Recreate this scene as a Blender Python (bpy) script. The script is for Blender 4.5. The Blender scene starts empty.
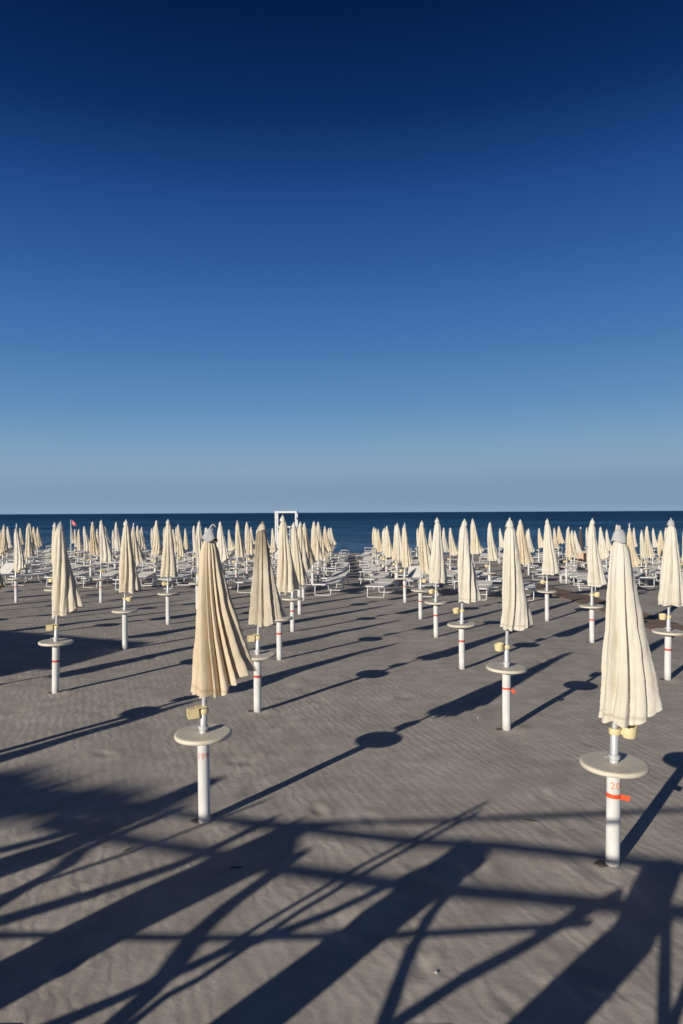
import bpy, bmesh, math, random
from mathutils import Vector, Matrix, noise

random.seed(7)
R = math.radians
sc = bpy.context.scene
COL = sc.collection
F = 682.67                     # focal length in picture pixels (24 mm on a 36 mm tall frame)
CAM_H = 2.4
ROLL = R(0.302)
SUN_DX, SUN_DH = 0.774, 0.358   # sideways run and fall of a sun ray for each metre it travels seaward
SUN_EL = math.atan(SUN_DH / math.hypot(1, SUN_DX))
SUN_AZ = math.atan2(-SUN_DX, -1) % (2 * math.pi)


# ------------------------------------------------------------------ helpers
def ss(a, b, x):
    t = min(1.0, max(0.0, (x - a) / (b - a)))
    return t * t * (3 - 2 * t)


def on_ground(px, py):
    """a spot on the level sand as surveyed from the camera position"""
    u, v = px - 341.5, py - 512.0
    u, v = u * math.cos(ROLL) - v * math.sin(ROLL), u * math.sin(ROLL) + v * math.cos(ROLL) - 0.4
    y = CAM_H * F / v
    return u / F * y, y


def shore(x, y):
    return y + 0.29 * x


def terrain(x, y):
    s = shore(x, y)
    z = -0.15 * ss(10, 20, s) - 0.75 * ss(19, 42, s) - 0.80 * ss(54.5, 66, s) - 2.5 * ss(66, 90, s)
    z += 0.012 * noise.noise((x * .35, y * .35, 1.7)) + 0.012 * noise.noise((x * 1.1, y * 0.9, 4.1)) * ss(50, 40, s)
    return z


class MB:
    """collects shapes for one mesh object"""
    def __init__(self):
        self.v, self.f, self.m, self.uv = [], [], [], []

    def add(self, vs, fs, mat=0):
        o = len(self.v)
        self.v += [tuple(p) for p in vs]
        self.f += [tuple(i + o for i in q) for q in fs]
        self.m += [mat] * len(fs)

    def box(self, c, s, rot=None, bev=0.0, mat=0):
        hx, hy, hz = s[0] / 2, s[1] / 2, s[2] / 2
        bm = bmesh.new()
        bmesh.ops.create_cube(bm, size=1)
        for v in bm.verts:
            v.co = Vector((v.co.x * s[0], v.co.y * s[1], v.co.z * s[2]))
        if bev:
            bmesh.ops.bevel(bm, geom=bm.edges[:], offset=bev, segments=2, affect='EDGES')
        m = rot if rot else Matrix.Identity(3)
        bm.verts.index_update()
        self.add([m @ v.co + Vector(c) for v in bm.verts], [[v.index for v in f.verts] for f in bm.faces], mat)
        bm.free()
        return self

    def lathe(self, prof, n=24, c=(0, 0, 0), rot=None, mat=0):
        vs, fs = [], []
        m = rot if rot else Matrix.Identity(3)
        for (r, z) in prof:
            for k in range(n):
                a = 2 * math.pi * k / n
                vs.append(m @ Vector((max(r, 1e-5) * math.cos(a), max(r, 1e-5) * math.sin(a), z)) + Vector(c))
        for i in range(len(prof) - 1):
            for k in range(n):
                a, b = i * n + k, i * n + (k + 1) % n
                fs.append((a, b, b + n, a + n))
        self.add(vs, fs, mat)
        return self

    def tube(self, pts, r, n=8, closed=False, mat=0, caps=True):
        pts = [Vector(p) for p in pts]
        N = len(pts)
        rs = r if isinstance(r, (list, tuple)) else [r] * N
        vs, fs = [], []
        up = None
        for i in range(N):
            if closed:
                d = (pts[(i + 1) % N] - pts[i - 1]).normalized()
            else:
                d = (pts[min(i + 1, N - 1)] - pts[max(i - 1, 0)]).normalized()
            if up is None:
                ref = Vector((0, 0, 1)) if abs(d.z) < .9 else Vector((1, 0, 0))
                up = d.cross(ref).normalized()
            up = (up - d * up.dot(d)).normalized()
            w = d.cross(up)
            for k in range(n):
                a = 2 * math.pi * k / n
                vs.append(pts[i] + (up * math.cos(a) + w * math.sin(a)) * rs[i])
        for i in range(N if closed else N - 1):
            j = (i + 1) % N
            for k in range(n):
                fs.append((i * n + k, i * n + (k + 1) % n, j * n + (k + 1) % n, j * n + k))
        if not closed and caps:
            fs.append(tuple(range(n - 1, -1, -1)))
            fs.append(tuple((N - 1) * n + k for k in range(n)))
        self.add(vs, fs, mat)
        return self

    def mesh(self, name, mats, smooth=True, fix=True):
        me = bpy.data.meshes.new(name)
        me.from_pydata(self.v, [], self.f)
        for m in (mats if isinstance(mats, (list, tuple)) else [mats]):
            me.materials.append(m)
        me.polygons.foreach_set('material_index', self.m)
        if fix:
            bm = bmesh.new()
            bm.from_mesh(me)
            bmesh.ops.recalc_face_normals(bm, faces=bm.faces[:])
            bm.to_mesh(me)
            bm.free()
        if smooth:
            me.polygons.foreach_set('use_smooth', [True] * len(me.polygons))
            try:
                me.set_sharp_from_angle(angle=R(42))
            except Exception:
                pass
        me.update()
        return me


def link(name, me, parent=None, loc=(0, 0, 0), rot=(0, 0, 0)):
    o = bpy.data.objects.new(name, me)
    COL.objects.link(o)
    o.parent = parent
    o.location = loc
    o.rotation_euler = rot
    return o


def tag(o, label, cat, group=None):
    o['label'] = label
    o['category'] = cat
    if group:
        o['group'] = group
    return o


def thing(name, loc, label, cat, group=None, rot=(0, 0, 0)):
    return tag(link(name, None, None, loc, rot), label, cat, group)


# ------------------------------------------------------------------ materials
class NT:
    def __init__(self, name):
        self.mat = bpy.data.materials.new(name)
        self.mat.use_nodes = True
        self.t = self.mat.node_tree
        self.bsdf = self.t.nodes['Principled BSDF']
        self.tc = self.t.nodes.new('ShaderNodeTexCoord')

    def n(self, kind, **kw):
        nd = self.t.nodes.new(kind)
        for k, v in kw.items():
            if hasattr(nd, k):
                setattr(nd, k, v)
            else:
                nd.inputs[k.replace('_', ' ')].default_value = v
        return nd

    def l(self, a, b):
        self.t.links.new(a, b)

    def noise(self, scale, detail=4, rough=.55, coord='Object', stretch=None, dist=0):
        nd = self.n('ShaderNodeTexNoise')
        nd.inputs['Scale'].default_value = scale
        nd.inputs['Detail'].default_value = detail
        nd.inputs['Roughness'].default_value = rough
        nd.inputs['Distortion'].default_value = dist
        if stretch:
            mp = self.n('ShaderNodeMapping')
            mp.inputs['Scale'].default_value = stretch
            self.l(self.tc.outputs[coord], mp.inputs['Vector'])
            self.l(mp.outputs[0], nd.inputs['Vector'])
        else:
            self.l(self.tc.outputs[coord], nd.inputs['Vector'])
        return nd.outputs['Fac']

    def ramp(self, fac, stops):
        nd = self.n('ShaderNodeValToRGB')
        cr = nd.color_ramp
        while len(cr.elements) < len(stops):
            cr.elements.new(.5)
        for e, (p, c) in zip(cr.elements, stops):
            e.position = p
            e.color = (*c, 1)
        self.l(fac, nd.inputs['Fac'])
        return nd.outputs['Color']

    def math(self, op, a, b=None):
        nd = self.n('ShaderNodeMath', operation=op)
        for i, x in enumerate((a, b)):
            if x is None:
                continue
            if isinstance(x, (int, float)):
                nd.inputs[i].default_value = x
            else:
                self.l(x, nd.inputs[i])
        return nd.outputs[0]

    def bump(self, h, strength=.3, dist=.01, normal=None):
        nd = self.n('ShaderNodeBump')
        nd.inputs['Strength'].default_value = strength
        nd.inputs['Distance'].default_value = dist
        self.l(h, nd.inputs['Height'])
        if normal is not None:
            self.l(normal, nd.inputs['Normal'])
        return nd.outputs['Normal']

    def set(self, **kw):
        for k, v in kw.items():
            key = {'color': 'Base Color', 'rough': 'Roughness', 'metal': 'Metallic', 'spec': 'Specular IOR Level',
                   'normal': 'Normal'}[k]
            if hasattr(v, 'is_output'):
                self.l(v, self.bsdf.inputs[key])
            else:
                self.bsdf.inputs[key].default_value = (*v, 1) if isinstance(v, tuple) else v
        return self


def var_mat(name, c1, c2, scale=6, rough=.5, metal=0, bump=.15, bscale=60, bdist=.002, stretch=None, spec=.4):
    m = NT(name)
    f = m.noise(scale, 5, .6, stretch=stretch)
    m.set(color=m.ramp(f, [(.3, c1), (.7, c2)]), rough=rough, metal=metal, spec=spec)
    if bump:
        m.set(normal=m.bump(m.noise(bscale, 3), bump, bdist))
    return m


def cloth_mat(name, c1, c2, trans, soot=False):
    m = NT(name)
    big = m.noise(5, 5, .6, stretch=(1, 1, .35))
    col = m.ramp(big, [(.25, c1), (.72, c2)])
    sp = m.n('ShaderNodeSeparateXYZ')
    m.l(m.tc.outputs['Generated'], sp.inputs[0])
    hem = m.ramp(sp.outputs['Z'], [(.040, (1, 1, 1)), (.046, (.82, .79, .75)), (.054, (.82, .79, .75)), (.064, (1, 1, 1))])
    if soot:
        st = m.math('ADD', sp.outputs['Z'], m.math('MULTIPLY', m.noise(7, 4), .3))
        hem = m.ramp(st, [(.70, (1, 1, 1)), (1.08, (.58, .54, .50))])
    blot = m.ramp(m.noise(2.6, 6, .7), [(.36, (.90, .88, .85)), (.52, (1, 1, 1))])
    for layer in (hem, blot):
        mu = m.n('ShaderNodeMix', data_type='RGBA', blend_type='MULTIPLY')
        mu.inputs['Factor'].default_value = 1
        m.l(col, mu.inputs['A'])
        m.l(layer, mu.inputs['B'])
        col = mu.outputs['Result']
    weave = m.noise(260, 2, .5)
    wr = m.noise(22, 4, .6, stretch=(1, 1, .4))
    nrm = m.bump(weave, .12, .001, m.bump(wr, .35, .012))
    m.set(color=col, rough=.85, spec=.15, normal=nrm)
    tr = m.n('ShaderNodeBsdfTranslucent')
    m.l(m.ramp(big, [(.25, tuple(x * y for x, y in zip(c1, (1, .84, .62)))), (.72, tuple(x * y for x, y in zip(c2, (1, .86, .66))))]),
        tr.inputs['Color'])
    mix = m.n('ShaderNodeMixShader')
    mix.inputs[0].default_value = trans
    m.l(m.bsdf.outputs[0], mix.inputs[1])
    m.l(tr.outputs[0], mix.inputs[2])
    out = m.t.nodes['Material Output']
    m.l(mix.outputs[0], out.inputs['Surface'])
    return m.mat


M = {}
M['cloth'] = cloth_mat('cream_cloth', (.70, .61, .465), (.80, .725, .59), .16)
M['cloth_pale'] = cloth_mat('pale_cream_cloth', (.73, .67, .56), (.81, .765, .665), .16)
M['cloth_deep'] = cloth_mat('deep_cream_cloth', (.70, .58, .41), (.81, .70, .53), .18)
M['cloth_grey'] = cloth_mat('sooty_cream_cloth', (.50, .43, .34), (.74, .65, .52), .14, True)
M['cloth_brown'] = cloth_mat('brown_cloth', (.10, .075, .06), (.15, .11, .09), .08)
M['cap'] = var_mat('weathered_grey_cloth', (.36, .37, .38), (.56, .55, .53), 18, .85, 0, .4, 90, .003).mat
M['cap_pale'] = var_mat('pale_cap_cloth', (.58, .56, .50), (.72, .68, .60), 18, .85, 0, .4, 90, .003).mat


def post_mat():
    m = NT('white_painted_pipe')
    f = m.noise(9, 5, .65, stretch=(1, 1, .3))
    base = m.ramp(f, [(.3, (.60, .58, .55)), (.62, (.76, .75, .73))])
    sep = m.n('ShaderNodeSeparateXYZ')
    m.l(m.tc.outputs['Object'], sep.inputs[0])
    h = m.math('ADD', sep.outputs['Z'], m.math('MULTIPLY', m.noise(30, 4), .10))
    dirt = m.ramp(h, [(.05, (1, 1, 1)), (.17, (0, 0, 0))])
    mx = m.n('ShaderNodeMix', data_type='RGBA')
    m.l(m.math('MULTIPLY', dirt, .55), mx.inputs['Factor'])
    m.l(base, mx.inputs['A'])
    mx.inputs['B'].default_value = (.33, .29, .25, 1)
    m.set(color=mx.outputs['Result'], rough=.42, spec=.4, normal=m.bump(m.noise(40, 3), .08, .002))
    return m.mat


M['post'] = post_mat()
M['pole'] = var_mat('scuffed_grey_pole', (.50, .51, .52), (.70, .70, .69), 14, .42, .35, .15, 80, .001, (1, 1, .3)).mat
M['table'] = var_mat('cream_plastic_top', (.60, .53, .41), (.72, .65, .52), 7, .5, 0, .12, 50, .002).mat
M['holder'] = var_mat('yellowed_plastic', (.66, .53, .28), (.78, .66, .38), 20, .45, 0, .08, 60, .001).mat
M['tape'] = var_mat('red_tape', (.50, .035, .025), (.66, .06, .035), 30, .5, 0, .1, 60, .001).mat
M['tape_orange'] = var_mat('orange_red_tape', (.72, .09, .03), (.84, .14, .05), 30, .5, 0, .1, 60, .001).mat
M['ink'] = var_mat('faded_red_ink', (.55, .19, .13), (.68, .34, .27), 60, .7, 0, 0).mat
M['ink_orange'] = var_mat('orange_ink', (.66, .25, .12), (.76, .38, .24), 60, .7, 0, 0).mat
M['frame'] = var_mat('white_lounger_frame', (.66, .66, .65), (.82, .82, .80), 8, .4, .0, .08, 50, .001).mat
M['sling'] = var_mat('white_sling_fabric', (.70, .665, .60), (.84, .805, .74), 5, .8, 0, .2, 120, .002).mat
M['timber'] = var_mat('weathered_timber', (.13, .085, .055), (.26, .18, .12), 7, .8, 0, .5, 40, .006, (1, 1, .2)).mat
M['tower'] = var_mat('white_painted_timber', (.66, .66, .65), (.82, .82, .81), 6, .5, 0, .2, 40, .003).mat
M['hollow_shade'] = var_mat('post_hollow_shade', (.07, .058, .048), (.15, .13, .11), 30, .9, 0, .3, 60, .003).mat  # shade of the hole beside a post, put into the colour
M['leaf'] = var_mat('dull_green_leaf', (.04, .07, .02), (.08, .11, .04), 4, .6, 0, 0).mat
M['flag'] = var_mat('faded_pink_flag', (.72, .16, .20), (.80, .24, .28), 6, .8, 0, .2, 50, .004).mat
M['teal'] = var_mat('pale_teal_paint', (.30, .48, .52), (.40, .58, .60), 6, .5, 0, .1, 50, .002).mat
M['red'] = var_mat('dark_red_fabric', (.30, .02, .03), (.45, .04, .05), 10, .8, 0, .2, 60, .003).mat
M['beige'] = var_mat('beige_fabric', (.50, .36, .25), (.62, .47, .34), 10, .85, 0, .2, 60, .003).mat
M['pebble'] = var_mat('pale_shell', (.42, .38, .33), (.66, .62, .55), 40, .6, 0, .2, 90, .002).mat
M['twig'] = var_mat('dry_twig', (.06, .045, .03), (.13, .09, .06), 40, .8, 0, .2, 90, .002).mat


def sand_mat():
    m = NT('grey_brown_sand')
    P = m.tc.outputs['Object']
    large = m.noise(.45, 5, .6)
    mid = m.noise(3.2, 5, .62)
    grain = m.noise(420, 2, .6)
    c = m.ramp(large, [(.28, (.450, .402, .346)), (.72, (.540, .486, .422))])
    c2 = m.ramp(mid, [(.30, (.80, .79, .78)), (.70, (1.12, 1.12, 1.12))])
    mul = m.n('ShaderNodeMix', data_type='RGBA', blend_type='MULTIPLY')
    mul.inputs['Factor'].default_value = 1
    m.l(c, mul.inputs['A'])
    m.l(c2, mul.inputs['B'])
    g = m.ramp(grain, [(.25, (.72, .72, .72)), (.75, (1.25, 1.25, 1.25))])
    mul2 = m.n('ShaderNodeMix', data_type='RGBA', blend_type='MULTIPLY')
    mul2.inputs['Factor'].default_value = .8
    m.l(mul.outputs['Result'], mul2.inputs['A'])
    m.l(g, mul2.inputs['B'])
    # wet sand towards the water
    sep = m.n('ShaderNodeSeparateXYZ')
    m.l(P, sep.inputs[0])
    s = m.math('ADD', sep.outputs['Y'], m.math('MULTIPLY', sep.outputs['X'], .29))
    s = m.math('ADD', s, m.math('MULTIPLY', m.noise(.25, 3), 3.0))
    wet = m.ramp(m.math('DIVIDE', s, 100.0), [(.565, (0, 0, 0)), (.60, (1, 1, 1))])
    mx = m.n('ShaderNodeMix', data_type='RGBA')
    m.l(wet, mx.inputs['Factor'])
    m.l(mul2.outputs['Result'], mx.inputs['A'])
    mx.inputs['B'].default_value = (.13, .115, .10, 1)
    # wind ripples: distorted waves, patchy in strength
    wv = m.n('ShaderNodeTexWave', wave_type='BANDS', bands_direction='X', wave_profile='SIN')
    wv.inputs['Scale'].default_value = 3.3
    wv.inputs['Distortion'].default_value = 7.0
    wv.inputs['Detail'].default_value = 3
    wv.inputs['Detail Scale'].default_value = 1.3
    wv.inputs['Detail Roughness'].default_value = .6
    mp = m.n('ShaderNodeMapping')
    mp.inputs['Rotation'].default_value = (0, 0, R(-20))
    m.l(P, mp.inputs['Vector'])
    m.l(mp.outputs[0], wv.inputs['Vector'])
    patch = m.ramp(m.noise(.8, 3), [(.32, (.12, .12, .12)), (.65, (1, 1, 1))])
    rip = m.math('MULTIPLY', wv.outputs['Fac'], patch)
    n1 = m.bump(rip, .21, .008)
    n2 = m.bump(m.noise(5, 4, .55), .19, .032, n1)
    n3 = m.bump(m.noise(45, 5, .7), .24, .006, n2)
    n4 = m.bump(grain, .15, .002, n3)
    m.set(color=mx.outputs['Result'], rough=.95, spec=.1, normal=n4)
    return m.mat


M['sand'] = sand_mat()


def sea_mat():
    m = NT('deep_blue_sea')
    P = m.tc.outputs['Object']
    sep = m.n('ShaderNodeSeparateXYZ')
    m.l(P, sep.inputs[0])
    s = m.math('ADD', sep.outputs['Y'], m.math('MULTIPLY', sep.outputs['X'], .29))
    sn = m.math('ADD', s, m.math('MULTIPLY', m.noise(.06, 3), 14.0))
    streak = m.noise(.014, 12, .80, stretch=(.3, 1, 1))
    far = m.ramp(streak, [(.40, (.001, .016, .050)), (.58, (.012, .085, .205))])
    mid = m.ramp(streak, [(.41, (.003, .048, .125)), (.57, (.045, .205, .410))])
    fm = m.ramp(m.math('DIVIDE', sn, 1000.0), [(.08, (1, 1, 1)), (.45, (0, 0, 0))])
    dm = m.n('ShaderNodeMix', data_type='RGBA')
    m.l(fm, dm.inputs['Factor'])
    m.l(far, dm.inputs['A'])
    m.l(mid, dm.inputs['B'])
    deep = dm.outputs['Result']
    shal = m.ramp(m.math('DIVIDE', sn, 200.0), [(.30, (1, 1, 1)), (.36, (.6, .6, .6)), (.50, (0, 0, 0))])
    mx = m.n('ShaderNodeMix', data_type='RGBA')
    m.l(shal, mx.inputs['Factor'])
    m.l(deep, mx.inputs['A'])
    mx.inputs['B'].default_value = (.10, .20, .36, 1)
    w1 = m.noise(.16, 9, .72, stretch=(.35, 1, 1), dist=.5)
    w2 = m.noise(2.5, 5, .6, stretch=(.5, 1, 1))
    nrm = m.bump(w2, .7, .15, m.bump(w1, 1.0, 3.2))
    df = m.n('ShaderNodeBsdfDiffuse')
    m.l(mx.outputs['Result'], df.inputs['Color'])
    m.l(nrm, df.inputs['Normal'])
    gl = m.n('ShaderNodeBsdfGlossy')
    gl.inputs['Roughness'].default_value = .28
    gl.inputs['Color'].default_value = (.8, .9, 1, 1)
    m.l(nrm, gl.inputs['Normal'])
    mix = m.n('ShaderNodeMixShader')
    mix.inputs[0].default_value = .12
    m.l(df.outputs[0], mix.inputs[1])
    m.l(gl.outputs[0], mix.inputs[2])
    m.l(mix.outputs[0], m.t.nodes['Material Output'].inputs['Surface'])
    return m.mat


M['sea'] = sea_mat()


def plank_mat():
    m = NT('worn_planks')
    br = m.n('ShaderNodeTexBrick')
    br.offset = 0
    br.inputs['Color1'].default_value = (.27, .185, .13, 1)
    br.inputs['Color2'].default_value = (.38, .27, .20, 1)
    br.inputs['Mortar'].default_value = (.06, .045, .035, 1)
    br.inputs['Scale'].default_value = 1
    br.inputs['Brick Width'].default_value = 3.0
    br.inputs['Row Height'].default_value = .14
    br.inputs['Mortar Size'].default_value = .012
    m.l(m.tc.outputs['Object'], br.inputs['Vector'])
    g = m.ramp(m.noise(3, 6, .65, stretch=(1, 8, 1)), [(.3, (.7, .7, .7)), (.7, (1.25, 1.22, 1.2))])
    mul = m.n('ShaderNodeMix', data_type='RGBA', blend_type='MULTIPLY')
    mul.inputs['Factor'].default_value = 1
    m.l(br.outputs['Color'], mul.inputs['A'])
    m.l(g, mul.inputs['B'])
    m.set(color=mul.outputs['Result'], rough=.85, spec=.15, normal=m.bump(m.noise(12, 5, .6, stretch=(1, 6, 1)), .4, .006))
    return m.mat


M['planks'] = plank_mat()

# ------------------------------------------------------------------ where the parasols stand
AISLE = 'central aisle'
ORD2 = ['leftmost', 'second', 'third', 'fourth', 'fifth', 'sixth', 'seventh', 'eighth', 'ninth', 'tenth', 'eleventh', 'twelfth', 'thirteenth', 'fourteenth',
        'fifteenth', 'sixteenth', 'seventeenth', 'eighteenth', 'nineteenth', 'twentieth', '21st', '22nd', '23rd', '24th', '25th', '26th']
ORD = ['first', 'second', 'third', 'fourth', 'fifth', 'sixth', 'seventh', 'eighth', 'ninth', 'tenth', 'eleventh',
       'twelfth', 'thirteenth', 'fourteenth', 'fifteenth']
measured = {  # (column, row): surveyed base
    (-1, 0): (204.5, 823.5), (1, 0): (612.5, 868), (-1, 1): (257.5, 712.5), (1, 1): (506.5, 731), (-1, 2): (279.5, 660.5),
    (1, 2): (462, 669), (-1, 3): (292.5, 629.5), (1, 3): (436, 635), (1, 4): (420.5, 614.5),
    (-2, 1): (55.5, 693.5), (-2, 2): (125, 649.5), (-2, 3): (168, 622),
    (2, 2): (667.5, 680), (2, 3): (592, 640), (2, 4): (547, 616),
    (-4, 4): (16.3, 598.5), (-3, 4): (101, 598.5),
}
# column: (x at the front, first y)
columns = {-1: (-1.06, 5.29), -2: (-3.86, 6.20), -3: (-6.75, 7.15), -4: (-9.5, 8.0), -5: (-12.4, 8.9), -6: (-15.2, 9.7),
           -7: (-18.1, 10.5), -8: (-21.0, 11.3), -9: (-23.9, 12.1),
           1: (1.815, 4.60), 2: (4.69, 3.93)}
# beyond the boardwalk, read off one by one: picture x of the canopy, distance
beyond = [(500, 43.0), (513, 45.0), (526.8, 39.5), (529.3, 34.4), (539.5, 42.5), (554.5, 41.5), (559.6, 45.6), (567.4, 27.2), (571.8, 31.8), (575, 36.0),
          (587, 44.5), (600.5, 26.2), (607, 38.0), (616.5, 24.3), (629, 21.5), (642, 29.5), (646.5, 26.6), (653.5, 41.8), (659.7, 32.5), (666, 37.2), (675, 42.0),
          (684, 24.4), (690, 29.0), (697, 34.0), (634, 43.5), (705, 39.0)]
beyond.sort()
PITCH = 2.92
spots = []
rnd = random.Random(21)
for c, (cx, cy) in columns.items():
    for k in range(0, 15):
        y = cy + PITCH * k
        drift = 0.010 * max(0, y - 16)
        x = cx + drift + rnd.uniform(-.10, .10)
        y += rnd.uniform(-.14, .14)
        if (c, k) in measured:
            x, y = on_ground(*measured[(c, k)])
            x, y = x * (1 + .05 / y), y + .05
        s = shore(x, y)
        if s > 47.6 or y < 3.5:
            continue
        px = 341.5 + x * F / y
        # keep what the picture shows, and off-frame ones whose long shadows reach into it
        left_ok = px > -30 or (x > -0.5 * y - 5.2 and k <= 6)
        if not left_ok or px > 712:
            continue
        spots.append((c, k, x, y, px))
for i, (px, y) in enumerate(beyond):
    spots.append((9, i, (px - 342.5) / F * y, y, px))
spots.append((-9, 99, -6.72, 2.50, -1500))      # its shadow crosses the left edge


# ------------------------------------------------------------------ parasol shapes
TABLE_H, TIP, HEM = 0.695, 2.28, 1.04


def fold_fn(seed, n, style='pleat'):
    r = random.Random(seed)
    edges, a = [], 0.0
    steps = [r.uniform(.55, 1.45) for _ in range(n)]
    tot = sum(steps)
    for s in steps:
        edges.append(a)
        a += s / tot * 2 * math.pi
    edges.append(2 * math.pi)
    gam = [r.uniform(.65, 1.5) for _ in range(n)]
    hgt = [r.uniform(.55, 1.0) for _ in range(n)]

    def f(th):
        th %= 2 * math.pi
        for i in range(n):
            if th <= edges[i + 1]:
                u = (th - edges[i]) / (edges[i + 1] - edges[i])
                if style == 'lap':      # panels wrapped one over the next: a broad face, then a sharp edge
                    return hgt[i] * ((u / .84) ** .75 if u < .84 else ((1 - u) / .16) ** .8)
                return hgt[i] * math.sin(math.pi * min(1, max(0, u ** gam[i]))) ** .75
        return 0
    return f


def canopy_mesh(seed, mat, a=.24, b=.17, shift=.12, twist=0.0, n=13, amp=.42, lift=.15, style='pleat', fine=.07, NA=216, NV=44, tip=TIP, hem=HEM, flare=1.0):
    """closed cloth: local origin at the table, pole axis = z"""
    f = fold_fn(seed, n, style)
    f2 = fold_fn(seed + 500, n + 9)
    r = random.Random(seed)
    z0, z1 = tip - .07 - TABLE_H, hem - TABLE_H
    ph = r.uniform(0, 6)
    vs, fs = [], []
    rt = .036
    for i in range(NV + 1):
        t = i / NV
        grow = t ** (1.02 * flare)
        rx = rt + .020 * ss(0, .07, t) + (a - rt - .02) * grow
        ry = rt + .020 * ss(0, .07, t) + (b - rt - .02) * grow
        cx = shift * t ** 1.5 + .012 * math.sin(3.2 * t + ph)
        cy = .014 * math.sin(4.1 * t + ph * 1.7) * t
        A = amp * (.40 + .60 * ss(.02, .5, t)) * (1 - .18 * ss(.75, 1, t))
        for j in range(NA):
            th = 2 * math.pi * j / NA
            q = th + twist * t ** 1.2 + .10 * math.sin(5 * t + ph)
            fd = f(q)
            k = 1 - A * (1 - fd) - fine * ss(.3, 1, t) * (1 - f2(q + .3 * t))
            x, y = cx + rx * k * math.cos(th), cy + ry * k * math.sin(th)
            nz = noise.noise((x * 7 + seed, y * 7, t * 5)) * .018 * t + noise.noise((x * 20 + seed, y * 20, t * 11)) * .0055
            x += nz * math.cos(th)
            y += nz * math.sin(th)
            z = z0 + (z1 - z0) * t
            e = ss(.55, 1, t)
            z += lift * max(0, math.cos(th)) ** 1.3 * t ** 2.2
            z -= e * (.018 * fd - .010) + e * .022 * noise.noise((th * 1.7, seed * 3.1, 0))
            vs.append((x, y, z))
    # hem turned inwards
    base = NV * NA
    for q in (.97, .86):
        for j in range(NA):
            x, y, z = vs[base + j]
            vs.append((shift + (x - shift) * q, y * q, z + (.004 if q > .9 else .03)))
    rows = NV + 3
    for i in range(rows - 1):
        for j in range(NA):
            p, q = i * NA + j, i * NA + (j + 1) % NA
            fs.append((p, q, q + NA, p + NA))
    mb = MB()
    mb.add(vs, fs)
    me = mb.mesh('canopy', mat, fix=True)
    return me


def cap_mesh(kind, mat, seed=0):
    """cloth cap at the top, same local frame as the canopy"""
    top = TIP - TABLE_H
    mb = MB()
    n = 28
    if kind == 'brim':
        prof = [(.004, .006), (.014, .002), (.024, -.010), (.035, -.030), (.046, -.050), (.053, -.066), (.061, -.076), (.066, -.080), (.064, -.085), (.050, -.078)]
        wav = .10
    elif kind == 'dome':
        prof = [(.004, .0), (.015, -.003), (.026, -.011), (.036, -.026), (.043, -.044), (.048, -.064), (.051, -.082), (.053, -.088), (.047, -.086)]
        wav = .06
    else:
        prof = [(.004, .0), (.014, -.003), (.025, -.013), (.034, -.030), (.041, -.05), (.046, -.072), (.048, -.082), (.043, -.081)]
        wav = .07
    vs, fs = [], []
    for i, (r, z) in enumerate(prof):
        for k in range(n):
            a = 2 * math.pi * k / n
            w = 1 + wav * (i / len(prof)) * noise.noise((math.cos(a) * 2 + seed, math.sin(a) * 2, i * .25))* 1.8
            vs.append((r * w * math.cos(a), r * w * math.sin(a), top + z + .02 * wav * math.sin(3 * a + seed) * i))
    for i in range(len(prof) - 1):
        for k in range(n):
            a, b = i * n + k, i * n + (k + 1) % n
            fs.append((a, b, b + n, a + n))
    mb.add(vs, fs)
    if kind == 'brim':      # loose tie and frayed end on the top
        mb.tube([(.0, 0, top + .005), (.018, -.006, top + .03), (.034, .0, top + .036), (.044, .004, top + .018)], .006, 6)
    else:
        mb.tube([(0, 0, top - .01), (0, 0, top + .022)], [.012, .009], 8)
    return mb.mesh('cap', mat)


def post_mesh():
    prof = [(.046, -.35), (.046, .30), (.0465, .55), (.046, .660), (.042, .663)]
    return MB().lathe(prof, 28).mesh('post', M['post'])


def table_mesh():
    r = .222
    prof = [(.040, -.036), (.075, -.034), (.080, -.026), (r - .014, -.020), (r - .004, -.016), (r, -.008), (r, .006), (r - .005, .012), (r - .014, .015),
            (r - .03, .0145), (.060, .013), (.034, .013), (.034, .010)]
    return MB().lathe(prof, 56).mesh('tabletop', M['table'])


def pole_mesh():
    L = TIP - TABLE_H - .03
    mb = MB()
    mb.lathe([(.0, -.02), (.031, -.02), (.031, .020), (.0275, .022), (.0275, .185), (.024, .19), (.019, .195), (.019, L), (.0, L)], 20)
    # clamp collar and its screw
    mb.lathe([(.032, .024), (.0385, .026), (.0385, .052), (.032, .054)], 20)
    mb.tube([(-.036, -.012, .039), (-.066, -.022, .039)], .006, 8)
    mb.tube([(-.060, -.034, .039), (-.066, -.010, .039)], .0055, 8)
    return mb.mesh('pole', M['pole'])


def holder_mesh(kind):
    mb = MB()
    mb.lathe([(.026, -.020), (.036, -.020), (.038, -.016), (.038, .016), (.036, .020), (.026, .020), (.026, -.020)], 24)
    if kind == 'cup':
        prof = [(.0, -.042), (.030, -.042), (.042, -.036), (.048, -.015), (.051, .030), (.052, .042), (.046, .042), (.045, .030), (.042, -.012), (.036, -.030), (.0, -.032)]
        mb.lathe(prof, 28, (.095, 0, 0))
        mb.box((.042, 0, -.004), (.02, .03, .026), None, .003)
    else:      # square clip, open to the front, seen dark inside
        for (c, s) in (((.085, 0, .030), (.085, .075, .010)), ((.085, 0, -.034), (.085, .075, .010)),
                       ((.124, 0, -.002), (.010, .075, .0545)), ((.047, 0, -.002), (.012, .075, .0545))):
            mb.box(c, s, None, .002)
        mb.box((.085, .034, -.002), (.066, .007, .053))
        mb.box((.02, .0, .038), (.08, .085, .010), None, .003)
    return mb.mesh('cup_holder', M['holder'])


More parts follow.
